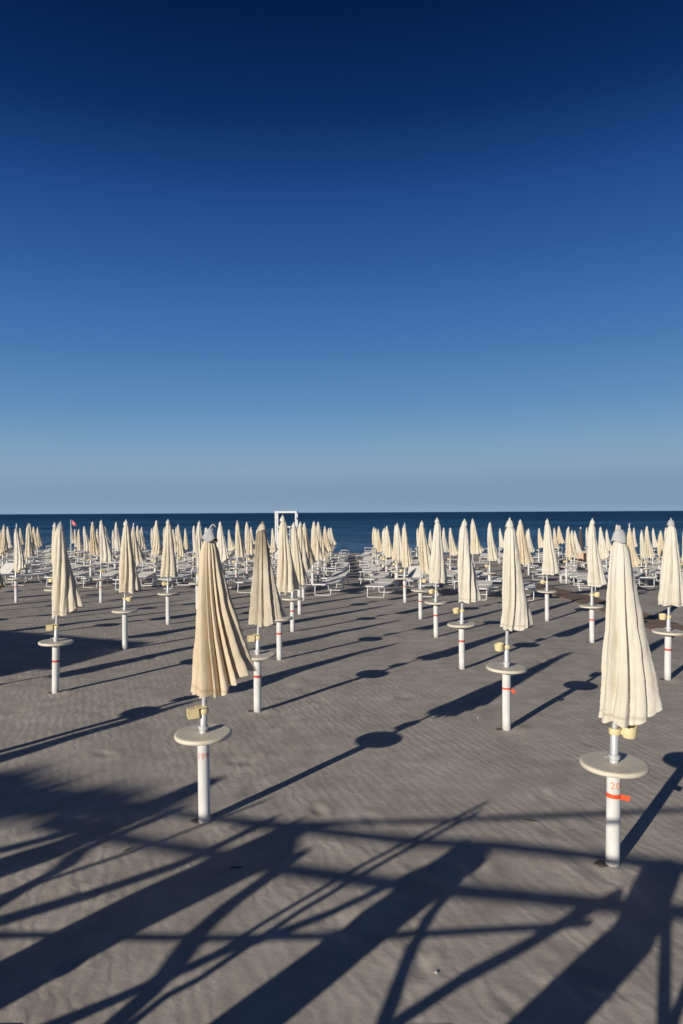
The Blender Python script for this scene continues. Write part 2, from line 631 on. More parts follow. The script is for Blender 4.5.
def tape_mesh(kind):
    r = .0478
    if kind == 'band':
        return MB().lathe([(0.0455, -.013), (r, -.013), (r + .0006, .0), (r, .013), (0.0455, .013)], 28).mesh('tape_band', M['tape'])
    mb = MB()
    if kind == 'tail':          # wrapped band with a stiff tail standing off to the right
        mb.lathe([(0.0455, -.015), (r, -.015), (r, .015), (0.0455, .015)], 28)
        mb.box((.066, -.034, -.010), (.066, .004, .036), Matrix.Rotation(R(12), 3, 'Y'), .001)
    else:                       # short band and a drooping end
        mb.lathe([(0.0455, -.010), (r, -.010), (r, .010), (0.0455, .010)], 28)
        mb.box((.068, -.025, -.030), (.050, .004, .034), Matrix.Rotation(R(48), 3, 'Y'), .001)
    return mb.mesh('tape_band', M['tape_orange'])


def number_mesh(text, mat, size=.082, face=0.0, z=.555, radius=.0469):
    cu = bpy.data.curves.new('digits', 'FONT')
    cu.body = text
    cu.size = size
    cu.align_x = 'CENTER'
    cu.space_character = 1.08
    cu.resolution_u = 4
    cu.offset = .0012
    ob = bpy.data.objects.new('digits', cu)
    COL.objects.link(ob)
    dg = bpy.context.evaluated_depsgraph_get()
    me = bpy.data.meshes.new_from_object(ob.evaluated_get(dg))
    bpy.data.objects.remove(ob)
    bm = bmesh.new()
    bm.from_mesh(me)
    bmesh.ops.triangulate(bm, faces=bm.faces[:])
    bmesh.ops.subdivide_edges(bm, edges=[e for e in bm.edges if e.calc_length() > .012], cuts=2)
    bmesh.ops.triangulate(bm, faces=bm.faces[:])
    for v in bm.verts:
        a = v.co.x / radius
        v.co = Vector((math.sin(a + face) * radius, -math.cos(a + face) * radius, z + v.co.y))
    bm.to_mesh(me)
    bm.free()
    me.name = 'number'
    me.materials.clear()
    me.materials.append(mat)
    return me


ME = dict(post=post_mesh(), table=table_mesh(), pole=pole_mesh(), cup=holder_mesh('cup'), clip=holder_mesh('clip'),
          band=tape_mesh('band'), tail=tape_mesh('tail'), droop=tape_mesh('droop'))
CAPS = {k: cap_mesh(k, M['cap_pale' if k == 'small' else 'cap'], 3) for k in ('brim', 'dome', 'small')}
CAPS['grey'] = cap_mesh('small', M['cap'], 8)
CAPS['sooty'] = cap_mesh('dome', M['cloth_grey'], 5)

# shared far canopies
def shade_patch_mesh(seed):  # flat dark disc painted in place of a shaded scour hollow
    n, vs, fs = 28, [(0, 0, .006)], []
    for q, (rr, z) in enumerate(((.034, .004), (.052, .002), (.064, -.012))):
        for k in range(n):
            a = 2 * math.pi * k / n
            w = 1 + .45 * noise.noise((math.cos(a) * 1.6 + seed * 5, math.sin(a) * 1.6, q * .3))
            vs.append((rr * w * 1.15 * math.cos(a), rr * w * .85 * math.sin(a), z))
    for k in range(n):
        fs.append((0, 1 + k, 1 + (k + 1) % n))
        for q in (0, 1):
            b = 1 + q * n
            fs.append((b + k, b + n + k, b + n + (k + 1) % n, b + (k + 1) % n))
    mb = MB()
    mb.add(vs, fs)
    return mb.mesh('shade_patch', M['hollow_shade'])


SHADE_PATCHES = [shade_patch_mesh(i) for i in range(4)]
SHARED = []
for i in range(12):
    r = random.Random(100 + i)
    mat = M[['cloth', 'cloth_pale', 'cloth', 'cloth_pale', 'cloth_deep', 'cloth'][i % 6]]
    SHARED.append(canopy_mesh(200 + i, mat, a=r.uniform(.20, .27), b=r.uniform(.14, .19), shift=r.uniform(.06, .20), twist=r.uniform(-.2, 1.1),
                              n=r.choice((8, 9, 10, 11)), amp=r.uniform(.38, .52), lift=r.uniform(.04, .16), style=r.choice(('lap', 'pleat')), NA=72, NV=22,
                              hem=r.uniform(1.0, 1.10), flare=r.uniform(.85, 1.25)))

# what the photo shows of the nearest ones: canopy, cap, cup holder kind + turn, tape, lean of pole and post, tip height
FRONT = {
    (-1, 0): dict(c=dict(mat='cloth_deep', a=.285, b=.22, shift=.13, twist=.05, n=16, amp=.70, fine=.02, lift=.20, hem=1.00), cap='brim', h=('clip', 200), hz=.165, tape=None,
                  lean=2.1, post=-.4, lab='cream parasol numbered 199 with frayed grey brimmed cap and straight folds'),
    (1, 0): dict(c=dict(mat='cloth_pale', a=.225, b=.17, shift=.10, twist=.6, n=8, amp=.36, lift=.15, hem=.98, style='lap'), cap='dome', h=('cup', -8), hz=.21, tape='tail',
                 lean=1.7, post=1.2, lab='cream parasol numbered 200 with smooth grey cap and orange-red tape tail'),
    (-1, 1): dict(c=dict(mat='cloth_grey', a=.245, b=.18, shift=.10, twist=.6, n=10, amp=.46, lift=.12, style='lap', hem=1.06), cap='sooty', h=('clip', 190), hz=.20, tape='band',
                  lean=2.6, post=.4, lab='sooty-topped cream parasol with red band, directly behind parasol 199'),
    (1, 1): dict(c=dict(mat='cloth_pale', a=.205, b=.16, shift=.105, twist=.9, n=9, amp=.42, lift=.06, style='lap', hem=1.09), cap='small', h=('cup', 195), hz=.22, tape='droop',
                 lean=1.5, post=.2, lab='cream parasol with drooping orange tape end on its white post, right of aisle', tip=.03),
    (-2, 1): dict(c=dict(mat='cloth', a=.245, b=.18, shift=.13, twist=1.1, n=9, amp=.5, lift=.14, hem=1.05), cap='grey', h=('clip', 195), hz=.19, tape='band',
                  lean=2.4, post=.8, lab='spirally folded cream parasol with red band, nearest the left edge'),
    (-1, 2): dict(c=dict(mat='cloth', a=.21, b=.17, shift=.14, twist=.8, n=9, amp=.38, lift=.06, hem=1.05), cap='small', h=('clip', 190), hz=.2, tape='band',
                  lean=2.3, post=0, lab='tall cream parasol in the third row, just left of the central aisle', tip=.06),
    (1, 2): dict(c=dict(mat='cloth_pale', a=.21, b=.16, shift=.10, twist=1.0, n=8, amp=.44, lift=.04, style='lap', hem=1.03), cap='small', h=('cup', 190), hz=.2, tape='band',
                 lean=1.9, post=0, lab='pale parasol with red band in third row, just right of the central aisle'),
    (-2, 2): dict(c=dict(mat='cloth', a=.225, b=.17, shift=.10, twist=.4, n=9, amp=.40, lift=.05, hem=1.02), cap='small', h=('cup', -20), hz=.2, tape=None,
                  lean=1.0, post=0, lab='cream parasol without tape, third row, second column left of the aisle'),
    (2, 2): dict(c=dict(mat='cloth_pale', a=.21, b=.17, shift=.07, twist=.2, n=9, amp=.30, lift=.03, hem=1.06), cap='dome', h=('cup', 190), hz=.2, tape='band',
                 lean=1.6, post=1.2, lab='pale parasol cut by the right edge of the photo, red band on post'),
    (2, 3): dict(c=dict(mat='cloth_pale', a=.20, b=.16, shift=.09, twist=.3, n=7, amp=.30, lift=.10, hem=1.03), cap='small', h=('cup', -10), hz=.2, tape='band',
                 lean=.6, post=0, lab='cream parasol with red band in fourth row, left of parasol 200 top', tip=.02),
    (1, 3): dict(c=dict(mat='cloth_pale', a=.20, b=.17, shift=.06, twist=.5, n=8, amp=.26, lift=.0, hem=1.03), cap='small', h=('cup', 190), hz=.2, tape='band',
                 lean=1.2, post=0, lab='parasol with its lower canopy in shade, fourth row, right of the aisle', tip=.04),
    (-2, 3): dict(c=dict(mat='cloth', a=.22, b=.16, shift=.05, twist=.3, n=8, amp=.40, lift=.0, hem=1.03), cap='small', h=('cup', 160), hz=.2, tape=None,
                  lean=.4, post=0, lab='cream parasol with open flaring hem, fourth row, second column left of aisle', tip=.03),
    (2, 4): dict(c=dict(mat='cloth_pale', a=.22, b=.16, shift=.10, twist=.2, n=7, amp=.30, lift=.05, hem=1.03), cap='small', h=('cup', 160), hz=.2, tape=None,
                 lean=.4, post=0, lab='white parasol with shaded table, fifth row, second column right of aisle', tip=.05),
    (-1, 3): dict(c=dict(mat='cloth', a=.20, b=.16, shift=.16, twist=.9, n=8, amp=.38, lift=.02, hem=1.04), cap='small', h=('clip', 190), hz=.2, tape='band',
                  lean=1.4, post=0, lab='leaning cream parasol in the fourth row, just left of the central aisle', tip=-.05),
}
SIDE = lambda c: ('column left of the aisle' if c < 0 else 'column right of the aisle')
rnd = random.Random(5)
for (c, k, x, y, px) in spots:
    g = terrain(x, y)
    fr = FRONT.get((c, k))
    col = ORD[abs(c) - 1]
    if fr:
        label = fr['lab']
    elif c == 9:
        label = f'closed cream parasol beyond the boardwalk, {ORD2[k]} of those from the left'
    elif k == 99:
        label = 'cream parasol beyond the left edge, nearest the deck'
    elif px < -6:
        label = f'cream parasol beyond the left edge, {ORD[k]} row, {col} {SIDE(c)}'
    else:
        label = f'closed cream parasol standing in the {ORD[k]} row, {col} {SIDE(c)}'
    root = thing('beach_parasol', (x, y, g), label, 'parasol', 'closed cream parasols in rows on the sand', (0, 0, 0))
    lean = (fr['lean'] if fr else rnd.gauss(1.2, 1.0)) + .0
    plean = fr['post'] if fr else rnd.gauss(.2, .6)
    root.rotation_euler = (R(rnd.uniform(-.4, .4)), R(plean), 0)
    link('post', ME['post'], root)
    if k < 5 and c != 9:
        link('shade_patch', SHADE_PATCHES[(k + c) % 4], root, (-.052, .010, 0), (0, 0, rnd.uniform(-.4, .4)))
    tb = link('tabletop', ME['table'], root, (0, 0, TABLE_H - .013), (R(rnd.uniform(-1, 1)), R(rnd.uniform(-1.2, 1.2)), rnd.uniform(0, 6)))
    dl = R(lean - plean)
    twz = 0 if fr else R(rnd.uniform(-28, 28))
    tip = fr.get('tip', 0) if fr else rnd.gauss(-.02, .07)
    up = link('pole', ME['pole'], root, (0, 0, TABLE_H), (0, dl, 0))
    if fr:
        kw = dict(fr['c'])
        mat = M[kw.pop('mat')]
        cm = canopy_mesh(1000 + c * 37 + k, mat, **kw)
        capk = fr['cap']
        hk, hturn, hz, tape = fr['h'][0], fr['h'][1], fr['hz'], fr['tape']
    else:
        cm = rnd.choice(SHARED)
        capk = rnd.choice(('small', 'small', 'grey', 'small'))
        hk, hturn, hz = rnd.choice(('cup', 'clip')), rnd.choice((190, -10, 170, 200)), .2
        tape = 'band' if rnd.random() < .6 else None
    can = link('canopy', cm, root, (math.sin(dl) * tip, 0, TABLE_H + tip), (0, dl, twz))
    cap = link('cap', CAPS[capk], can)
    link('cup_holder', ME[hk], root, (math.sin(dl) * hz, 0, TABLE_H + hz), (0, dl, R(hturn)))
    if tape:
        hgt = .43 + (0 if fr else rnd.uniform(-.03, .05))
        if tape == 'tail':
            hgt = .475
        if tape == 'droop':
            hgt = .46
        link('tape_band', ME[tape], root, (0, 0, hgt))
    if (c, k) == (-1, 0):
        link('number', number_mesh('199', M['ink'], .066, R(4), .50), root)
    if (c, k) == (1, 0):
        link('number', number_mesh('200', M['ink_orange'], .066, R(16), .525), root)


# ------------------------------------------------------------------ sun loungers
def lounger_meshes(angle, shade):
    W, L, H = .58, 1.84, .335
    hinge = .66                      # the head end is the one nearest the promenade
    fr = MB()

    def rrect(x0, x1, y0, y1, z, r=.05, n=4):
        pts = []
        for (cx, cy, a0) in ((x1 - r, y1 - r, 0), (x0 + r, y1 - r, 90), (x0 + r, y0 + r, 180), (x1 - r, y0 + r, 270)):
            for q in range(n + 1):
                a = R(a0 + 90 * q / n)
                pts.append((cx + r * math.cos(a), cy + r * math.sin(a), z))
        return pts
    fr.tube(rrect(-W / 2, W / 2, 0, L, H), .018, 8, True)
    fr.tube([(-W / 2, hinge, H - .02), (W / 2, hinge, H - .02)], .012, 6)
    frame = fr.mesh('frame', M['frame'])
    bd = MB()
    vs, fs = [], []
    NX, NY = 6, 10
    for top in (0, 1):
        for j in range(NY + 1):
            for i in range(NX + 1):
                u, v = i / NX, j / NY
                sag = -.035 * math.sin(math.pi * u) * math.sin(math.pi * v)
                vs.append((-W / 2 + .012 + (W - .024) * u, hinge + .01 + (L - hinge - .02) * v, H + .020 + sag - .007 * top))
    off = (NX + 1) * (NY + 1)
    for j in range(NY):
        for i in range(NX):
            a = j * (NX + 1) + i
            fs.append((a, a + 1, a + NX + 2, a + NX + 1))
            fs.append((off + a, off + a + NX + 1, off + a + NX + 2, off + a + 1))
    for i in range(NX):
        for b in (0, NY * (NX + 1)):
            fs.append((b + i, b + i + 1, off + b + i + 1, off + b + i))
    for j in range(NY):
        for b in (0, NX):
            p = j * (NX + 1) + b
            fs.append((p, p + NX + 1, off + p + NX + 1, off + p))
    bd.add(vs, fs)
    bed = bd.mesh('bed', M['sling'])
    bk = MB()
    bk.tube([(-W / 2 + .03, 0, 0), (-W / 2 + .03, -hinge + .07, 0), (-W / 2 + .07, -hinge + .02, 0), (W / 2 - .07, -hinge + .02, 0), (W / 2 - .03, -hinge + .07, 0), (W / 2 - .03, 0, 0)],
            .014, 8)
    bk.box((0, -hinge / 2 + .005, .006), (W - .07, hinge - .04, .010), None, .003)
    if angle > 12:      # prop struts down to the frame
        h = math.sin(R(angle)) * .42
        for sx in (-1, 1):
            bk.tube([(sx * (W / 2 - .03), -.42, -.005), (sx * (W / 2 - .03), -.42 - h * math.sin(R(angle)) * .9, -h * math.cos(R(angle)))], .008, 6)
    back = bk.mesh('backrest', M['sling'])
    legs = []
    for (y, lean) in ((.20, -.10), (1.66, .08)):
        lg = MB()
        x = W / 2 - .03
        zf = -H + .014
        lg.tube([(-x, 0, 0), (-x + .005, lean * .9, zf + .03), (-x + .035, lean, zf), (x - .035, lean, zf), (x - .005, lean * .9, zf + .03), (x, 0, 0)], .014, 8)
        legs.append((lg.mesh('leg', M['frame']), (0, y, H - .012)))
    sh = None
    if shade:
        s = MB()
        pts, N = [], 9
        vs, fs = [], []
        for t in (0, 1):
            for i in range(N):
                a = R(-50 + 100 * i / (N - 1))
                for w_ in (-1, 1):
                    vs.append((w_ * (W / 2 - .03), -.10 + .34 * math.sin(a) * .9, .26 + .10 * math.cos(a) - .006 * t))
        for i in range(N - 1):
            p = 2 * i
            fs.append((p, p + 1, p + 3, p + 2))
            q = 2 * N + p
            fs.append((q, q + 2, q + 3, q + 1))
            fs.append((p, p + 2, q + 2, q))
            fs.append((p + 1, q + 1, q + 3, p + 3))
        fs.append((0, 2 * N, 2 * N + 1, 1))
        fs.append((2 * N - 2, 2 * N - 1, 4 * N - 1, 4 * N - 2))
        s.add(vs, fs)
        for w_ in (-1, 1):
            s.tube([(w_ * (W / 2 - .02), .02, 0), (w_ * (W / 2 - .02), -.08, .33)], .010, 6)
        sh = s.mesh('sunshade', M['sling'])
    return frame, bed, back, legs, sh, angle, hinge, H


LKINDS = [lounger_meshes(3, True), lounger_meshes(3, False), lounger_meshes(12, True), lounger_meshes(36, False), lounger_meshes(7, False)]
rnd = random.Random(11)
n_l = 0
for (c, k, x, y, px) in spots:
    if k == 99 or (k < 5 and c != 9):
        continue
    for side in (-1, 1):
        if rnd.random() < .05:
            continue
        lx = x - .10 + side * rnd.uniform(.54, .66)
        ly = y + rnd.uniform(-.2, .25) + 1.15
        if not (-24 < 341.5 + lx * F / ly < 707):
            continue
        kind = rnd.choices(range(5), (4, 3, 2, .35, 3))[0]
        frame, bed, back, legs, sh, ang, hinge, H = LKINDS[kind]
        desc = {0: 'flat white lounger with arched sunshade', 1: 'flat white lounger', 2: 'white lounger with raised sunshade', 3: 'white lounger with backrest up',
                4: 'white lounger'}[kind]
        label = f'{desc} {"left" if side < 0 else "right"} of the {ORD2[k]} parasol beyond the boardwalk' if c == 9 else f'{desc} {"left" if side < 0 else "right"} of {ORD[k]}-row parasol, {ORD[abs(c) - 1]} {SIDE(c)}'
        z0, z1 = terrain(lx, ly), terrain(lx, ly + 1.6)
        root = thing('sun_lounger', (lx + .45, ly + 1.75, terrain(lx + .45, ly + 1.75) + .002), label, 'sun lounger', 'white sun loungers beside the parasols',
                     (-math.atan2(z1 - z0, 1.6), 0, R(166 + rnd.gauss(0, 5))))
        link('frame', frame, root)
        link('bed', bed, root)
        link('backrest', back, root, (0, hinge, H + .014), (-R(ang), 0, 0))
        for lm, lo in legs:
            link('leg', lm, root, lo)
        if sh:
            link('sunshade', sh, root, (0, .06, H + .03 + .5 * math.sin(R(ang))))
        n_l += 1
print('parasols', len(spots), 'loungers', n_l)


# ------------------------------------------------------------------ ground
def build_ground():
    posts = [(x, y) for (c, k, x, y, px) in spots if y < 15]
    r = random.Random(3)
    feet = []                       # half blown-over footprints and dents
    for i in range(70):
        fy = r.uniform(3.2, 12)
        feet.append((r.uniform(-.5, .5) * fy, fy, r.uniform(.05, .12), r.uniform(.004, .012), r.uniform(0, 3.14)))
    ys = [-60, -30, -15, -8, -4, -1, 1, 2, 2.6]
    y = 2.8
    while y < 95:
        ys.append(y)
        y += .0085 * y + .002
    us = []
    NU = 360
    core = [-1 + 2 * i / NU for i in range(NU + 1)]
    ext = [1.03, 1.08, 1.16, 1.3, 1.6, 2.2, 3.5, 6, 12, 30]
    us = [-e for e in reversed(ext)] + core + ext
    vs = []
    for y in ys:
        w = max(4.2, .60 * y + 2.0)
        for u in us:
            x = u * w
            z = terrain(x, y)
            if 2.5 < y < 16 and abs(u) <= 1:
                for (px_, py_) in posts:
                    dx, dy = x - px_, y - py_
                    if abs(dx) < .4 and abs(dy) < .4:
                        # low drift on each post's lee side; its windward hollow is painted shade
                        d2 = math.hypot(dx - .16, dy - .02)
                        z += .012 * math.exp(-(d2 / .10) ** 2)
                if y < 13:
                    for (fx, fy, fr_, fd, fa) in feet:
                        dx, dy = x - fx, y - fy
                        if abs(dx) < .35 and abs(dy) < .35:
                            a = dx * math.cos(fa) + dy * math.sin(fa)
                            b = -dx * math.sin(fa) + dy * math.cos(fa)
                            q = (a / (fr_ * 1.7)) ** 2 + (b / (fr_ * .8)) ** 2
                            z -= fd * math.exp(-q) - .5 * fd * math.exp(-(math.sqrt(q) - 1.5) ** 2 * 3)
            vs.append((x, y, z))
    nu = len(us)
    fs = []
    for j in range(len(ys) - 1):
        for i in range(nu - 1):
            a = j * nu + i
            fs.append((a, a + 1, a + nu + 1, a + nu))
    mb = MB()
    mb.add(vs, fs)
    me = mb.mesh('sand_beach', M['sand'], fix=False)
    o = link('sand_ground', me)
    o['kind'] = 'structure'


build_ground()


def build_sea():
    ys = []
    y = 30.0
    while y < 26000:
        ys.append(y)
        y += min(.0105 * y, .35 + .004 * (y - 30) if y < 150 else 1e9)
    us = [-1 + 2 * i / 150 for i in range(151)]
    vs, fs = [], []
    for y in ys:
        w = .75 * y + 60
        for u in us:
            x = u * w
            s = shore(x, y)
            near = ss(420, 80, y) * ss(57, 66, s)
            z = -1.0
            wob = 2.2 * noise.noise((x * .03, y * .02, 0)) + .8 * noise.noise((x * .11, y * .1, 3))
            z += near * .10 * math.sin((s + 3 * wob) * .62)
            z += near * .06 * noise.noise((x * .12, y * .5, 7))
            # a low breaker rolling in, parallel to the shore
            b = s - 72 + wob * .8
            z += .42 * math.exp(-(b / 1.7) ** 2) * (.75 + .5 * noise.noise((x * .08, 2.2, 0)))
            z -= .16 * math.exp(-((b + 4.5) / 2.6) ** 2)
            vs.append((x, y, z))
    nu = len(us)
    for j in range(len(ys) - 1):
        for i in range(nu - 1):
            a = j * nu + i
            fs.append((a, a + 1, a + nu + 1, a + nu))
    mb = MB()
    mb.add(vs, fs)
    o = link('sea_water', mb.mesh('sea_water', M['sea'], fix=False))
    o['kind'] = 'structure'


build_sea()


# wooden walkway between the second and third columns right of the aisle, and the deck end by the camera
def strip(name, pts, width, dz=.02, th=.03):
    """planked path following the sand; pts = list of (x, y)"""
    mb = MB()
    vs, fs = [], []
    n = len(pts)
    for (x, y) in pts:
        z = terrain(x, y) + dz
        for (sx, q) in ((-1, 0), (1, 0), (1, -th), (-1, -th)):
            vs.append((x + sx * width / 2, y, z + q))
    for i in range(n - 1):
        a = i * 4
        for q in range(4):
            fs.append((a + q, a + (q + 1) % 4, a + 4 + (q + 1) % 4, a + 4 + q))
    fs.append((0, 1, 2, 3))
    fs.append((n * 4 - 1, n * 4 - 2, n * 4 - 3, n * 4 - 4))
    mb.add(vs, fs)
    o = link(name, mb.mesh(name, M['planks'], smooth=False))
    o['kind'] = 'structure'


strip('boardwalk_path', [(6.95 + .008 * i, 13.5 + .5 * i) for i in range(56)], .95)
strip('deck_path', [(-2.60, -3 + .3 * i) for i in range(21)] + [(-2.60, 3.20)], 2.15, .006)


# ------------------------------------------------------------------ things at the water's edge
def lifeguard_tower():
    y = 44.0
    u = (286.5 - 341.5) / F * y
    z = terrain(u, y)
    w, d = 1.28, 1.2
    top = 2.47 - z
    root = thing('lifeguard_tower', (u, y, z), 'tall white timber frame tower standing near the water, left of the aisle', 'lifeguard tower')
    for sx in (-1, 1):
        for sy in (-1, 1):
            pm = MB().box((0, 0, (top - .2) / 2), (.10, .10, top + .2), None, .008).mesh('post', M['tower'])
            link('post', pm, root, (sx * w / 2, sy * d / 2 * (1.0 if sy > 0 else 1.0), 0), (0, 0, 0))
    b = MB()
    for sy in (-1, 1):
        b.box((0, sy * d / 2, top - .03), (w + .12, .122, .12), None, .008)
    for sx in (-1, 1):
        b.box((sx * w / 2, 0, top - .03), (.118, d - .13, .115), None, .008)
    link('top_beam', b.mesh('top_beam', M['tower']), root)
    p = MB().box((0, 0, top - .98), (w - .125, d, .07), None, .006).mesh('platform', M['tower'])
    link('platform', p, root)
    g = MB()
    for q in range(5):
        g.box((0, -d / 2 - .09, .25 + q * .42), (.5, .05, .05), None, .005)
    for sx in (-1, 1):
        g.box((sx * .27, -d / 2 - .09, (top - .9) / 2), (.04, .07, top - .9), None, .005)
    link('ladder', g.mesh('ladder', M['tower']), root)


lifeguard_tower()


def beach_flag():
    y = 46.0
    x = (70.8 - 341.5) / F * y
    z = terrain(x, y)
    H = 2.4 - (519.5 - 513.8) / F * y - z
    root = thing('flag_pole', (x, y, z), 'thin pale pole with a small pink flag blowing right by the water', 'flag')
    link('pole', MB().lathe([(.0, -.3), (.035, -.3), (.030, H), (.0, H + .02)], 12).mesh('pole', M['teal']), root)
    vs, fs = [], []
    NX, NZ = 12, 6
    for t in (0, 1):
        for i in range(NX + 1):
            for j in range(NZ + 1):
                u, v = i / NX, j / NZ
                vs.append((.03 + .34 * u, .05 * math.sin(7 * u) + .012 * t, H - .02 - .27 * v * (1 - .25 * u) - .26 * u))
    off = (NX + 1) * (NZ + 1)
    for i in range(NX):
        for j in range(NZ):
            a = i * (NZ + 1) + j
            q = (a, a + 1, a + NZ + 2, a + NZ + 1)
            fs.append(q)
            fs.append(tuple(off + k for k in reversed(q)))
    mb = MB()
    mb.add(vs, fs)
    link('flag_cloth', mb.mesh('flag_cloth', M['flag'], fix=False), root)


beach_flag()

# dark closed parasol far right with beige folded seats under it
y = 41.5
x = (580.5 - 341.5) / F * y
z = terrain(x, y)
root = thing('dark_parasol', (x, y, z), 'slim dark brown closed parasol with white tip near the water, right side', 'parasol')
link('post', ME['post'], root)
link('pole', ME['pole'], root, (0, 0, TABLE_H))
dc = canopy_mesh(77, M['cloth_brown'], a=.15, b=.13, shift=.02, twist=.3, n=8, amp=.35, lift=.02, NA=64, NV=20, hem=1.0)
dcan = link('canopy', dc, root, (0, 0, TABLE_H + .02))
link('tip', MB().lathe([(.0, .03), (.03, .02), (.045, -.02), (.045, -.06), (.0, -.06)], 12).mesh('tip', M['tower']), dcan, (0, 0, TIP - TABLE_H))
for i, (px_, lab) in enumerate(((578.0, 'left'), (585.5, 'middle'), (596.0, 'right'))):
    y = 40.0 + .4 * i
    x = (px_ - 341.5) / F * y
    z = terrain(x, y)
    root = thing('beach_chair', (x, y, z), f'beige low-backed beach chair beneath the dark parasol, {lab} of three', 'chair', 'beige chairs by the dark parasol', (0, 0, R(15 * i - 12)))
    link('seat', MB().box((0, 0, .36), (.52, .5, .07), None, .02).mesh('seat', M['beige']), root)
    link('backrest', MB().box((0, -.27, .66), (.52, .07, .62), Matrix.Rotation(R(-10), 3, 'X'), .02).mesh('backrest', M['beige']), root)
    for sx in (-1, 1):
        for sy in (-1, 1):
            link('leg', MB().tube([(0, 0, -.02), (0, 0, .34)], .018, 8).mesh('leg', M['frame']), root, (sx * .22, sy * .2, 0))

# red bundle on the sand beyond the loungers
y = 39.0
x = (446.3 - 341.5) / F * y
bm = bmesh.new()
bmesh.ops.create_icosphere(bm, subdivisions=3, radius=1)
for v in bm.verts:
    n_ = 1 + .25 * noise.noise(v.co * 1.8)
    v.co = Vector((v.co.x * .16 * n_, v.co.y * .14 * n_, max(-.9, v.co.z) * .26 * n_ + .22))
for f in bm.faces:
    f.smooth = True
me = bpy.data.meshes.new('towel_bundle')
bm.to_mesh(me)
bm.free()
me.materials.append(M['red'])
o = link('towel_bundle', me, None, (x, y, terrain(x, y)))
tag(o, 'small dark red bundle among the far parasols right of the aisle', 'bundle')

# ------------------------------------------------------------------ timber railing and branches just below the camera (seen as shadows)


def cast(px, py, yc):
    x, y = on_ground(px, py)
    t = y - yc
    return Vector((x - SUN_DX * t, yc, SUN_DH * t))


def bar(pts, width, yc, n=10, ext=(0, 0), taper=1.0, mode='beam'):
    """a round timber through the traced line; width in picture pixels across the shadow"""
    P = [cast(px, py, yc) for px, py in pts]
    if ext[0]:
        P.insert(0, P[0] + (P[0] - P[1]).normalized() * ext[0])
    if ext[1]:
        P.append(P[-1] + (P[-1] - P[-2]).normalized() * ext[1])
    mid = pts[len(pts) // 2]
    a, b = pts[0], pts[-1]
    d = math.hypot(b[0] - a[0], b[1] - a[1])
    nx, ny = -(b[1] - a[1]) / d, (b[0] - a[0]) / d
    w0, w1 = cast(mid[0] + nx * width / 2, mid[1] + ny * width / 2, yc), cast(mid[0] - nx * width / 2, mid[1] - ny * width / 2, yc)
    ax = (P[-1] - P[0]).normalized()
    sv = Vector((SUN_DX, 1, -SUN_DH)).normalized()
    dd = w0 - w1
    side = ax.cross(sv).normalized()
    r = abs(dd.dot(side)) / 2
    return P, max(.008, r), n


def ground_ext(P):
    """carry a post on down to the sand"""
    a, b = P[0], P[1]
    d = (a - b).normalized()
    if d.z > -.2:
        return P
    t = (-.2 - a.z) / d.z
    return [a + d * t] + P


perg = thing('timber_railing', (-1.5, 1.0, 0), 'rustic round timber railing along the near deck, casting the foreground shadows', 'railing')
off = Vector((-1.5, 1.0, 0))


def perg_part(name, P, r, n=12):
    mb = MB()
    # gentle irregularity of a log
    Q, rr = [], []
    for i in range(len(P) - 1):
        L = (P[i + 1] - P[i]).length
        m = max(2, int(L / .35))
        for q in range(m):
            Q.append(P[i].lerp(P[i + 1], q / m))
    Q.append(P[-1])
    for i, p in enumerate(Q):
        rr.append(r * (1 + .10 * noise.noise((p.x * 1.3, p.z * 1.3, p.y))))
    mb.tube([p - off for p in Q], rr, n)
    return link(name, mb.mesh(name, M['timber']), perg)


# posts (traced from their feet up)
for pts, w, yc in (([(0, 984), (135, 912), (300, 834)], 38, 1.0),
                   ([(246, 1024), (362, 935), (478, 848)], 39, 1.0),
                   ([(545, 1024), (632, 937), (662, 868)], 46, 1.0),
                   ([(663, 1024), (665, 921)], 13, 1.1)):
    P, r, n = bar(pts, w, yc)
    perg_part('post', ground_ext(P), r)
# beams
for pts, w, yc, ext in (([(118, 803), (199, 817), (284, 824), (430, 820.5), (500, 818), (683, 810)], 6, 1.0, (.6, .9)),
                        ([(250, 824), (321, 831), (430, 842), (503, 846), (599, 857), (683, 867)], 12, .6, (.1, .9)),
                        ([(118, 837), (230, 857), (274, 868), (400, 884), (462, 890), (599, 904), (683, 913)], 18, .6, (.8, .9)),
                        ([(0, 935), (230, 937), (400, 934), (545, 927), (590, 923)], 9, 1.7, (.9, .0))):
    P, r, n = bar(pts, w, yc, ext=ext)
    perg_part('rail', P, r)
P, r, n = bar([(60, 790), (118, 802), (199, 817), (262, 823)], 10, .9)
perg_part('rail', P, r)
# braces
for pts, w, yc in (([(400, 1020), (462, 979), (524, 946), (566, 921), (599, 904)], 12, 1.08),
                   ([(382, 1024), (399, 982), (415, 945), (433, 913), (450, 892)], 13, 1.08),
                   ([(114, 1024), (148, 995), (175, 968), (202, 931), (234, 902), (274, 872)], 13, 1.08),
                   ([(683, 995), (672, 1024)], 12, 1.15)):
    P, r, n = bar(pts, w, yc, ext=(.5, .1))
    perg_part('brace', P, r)

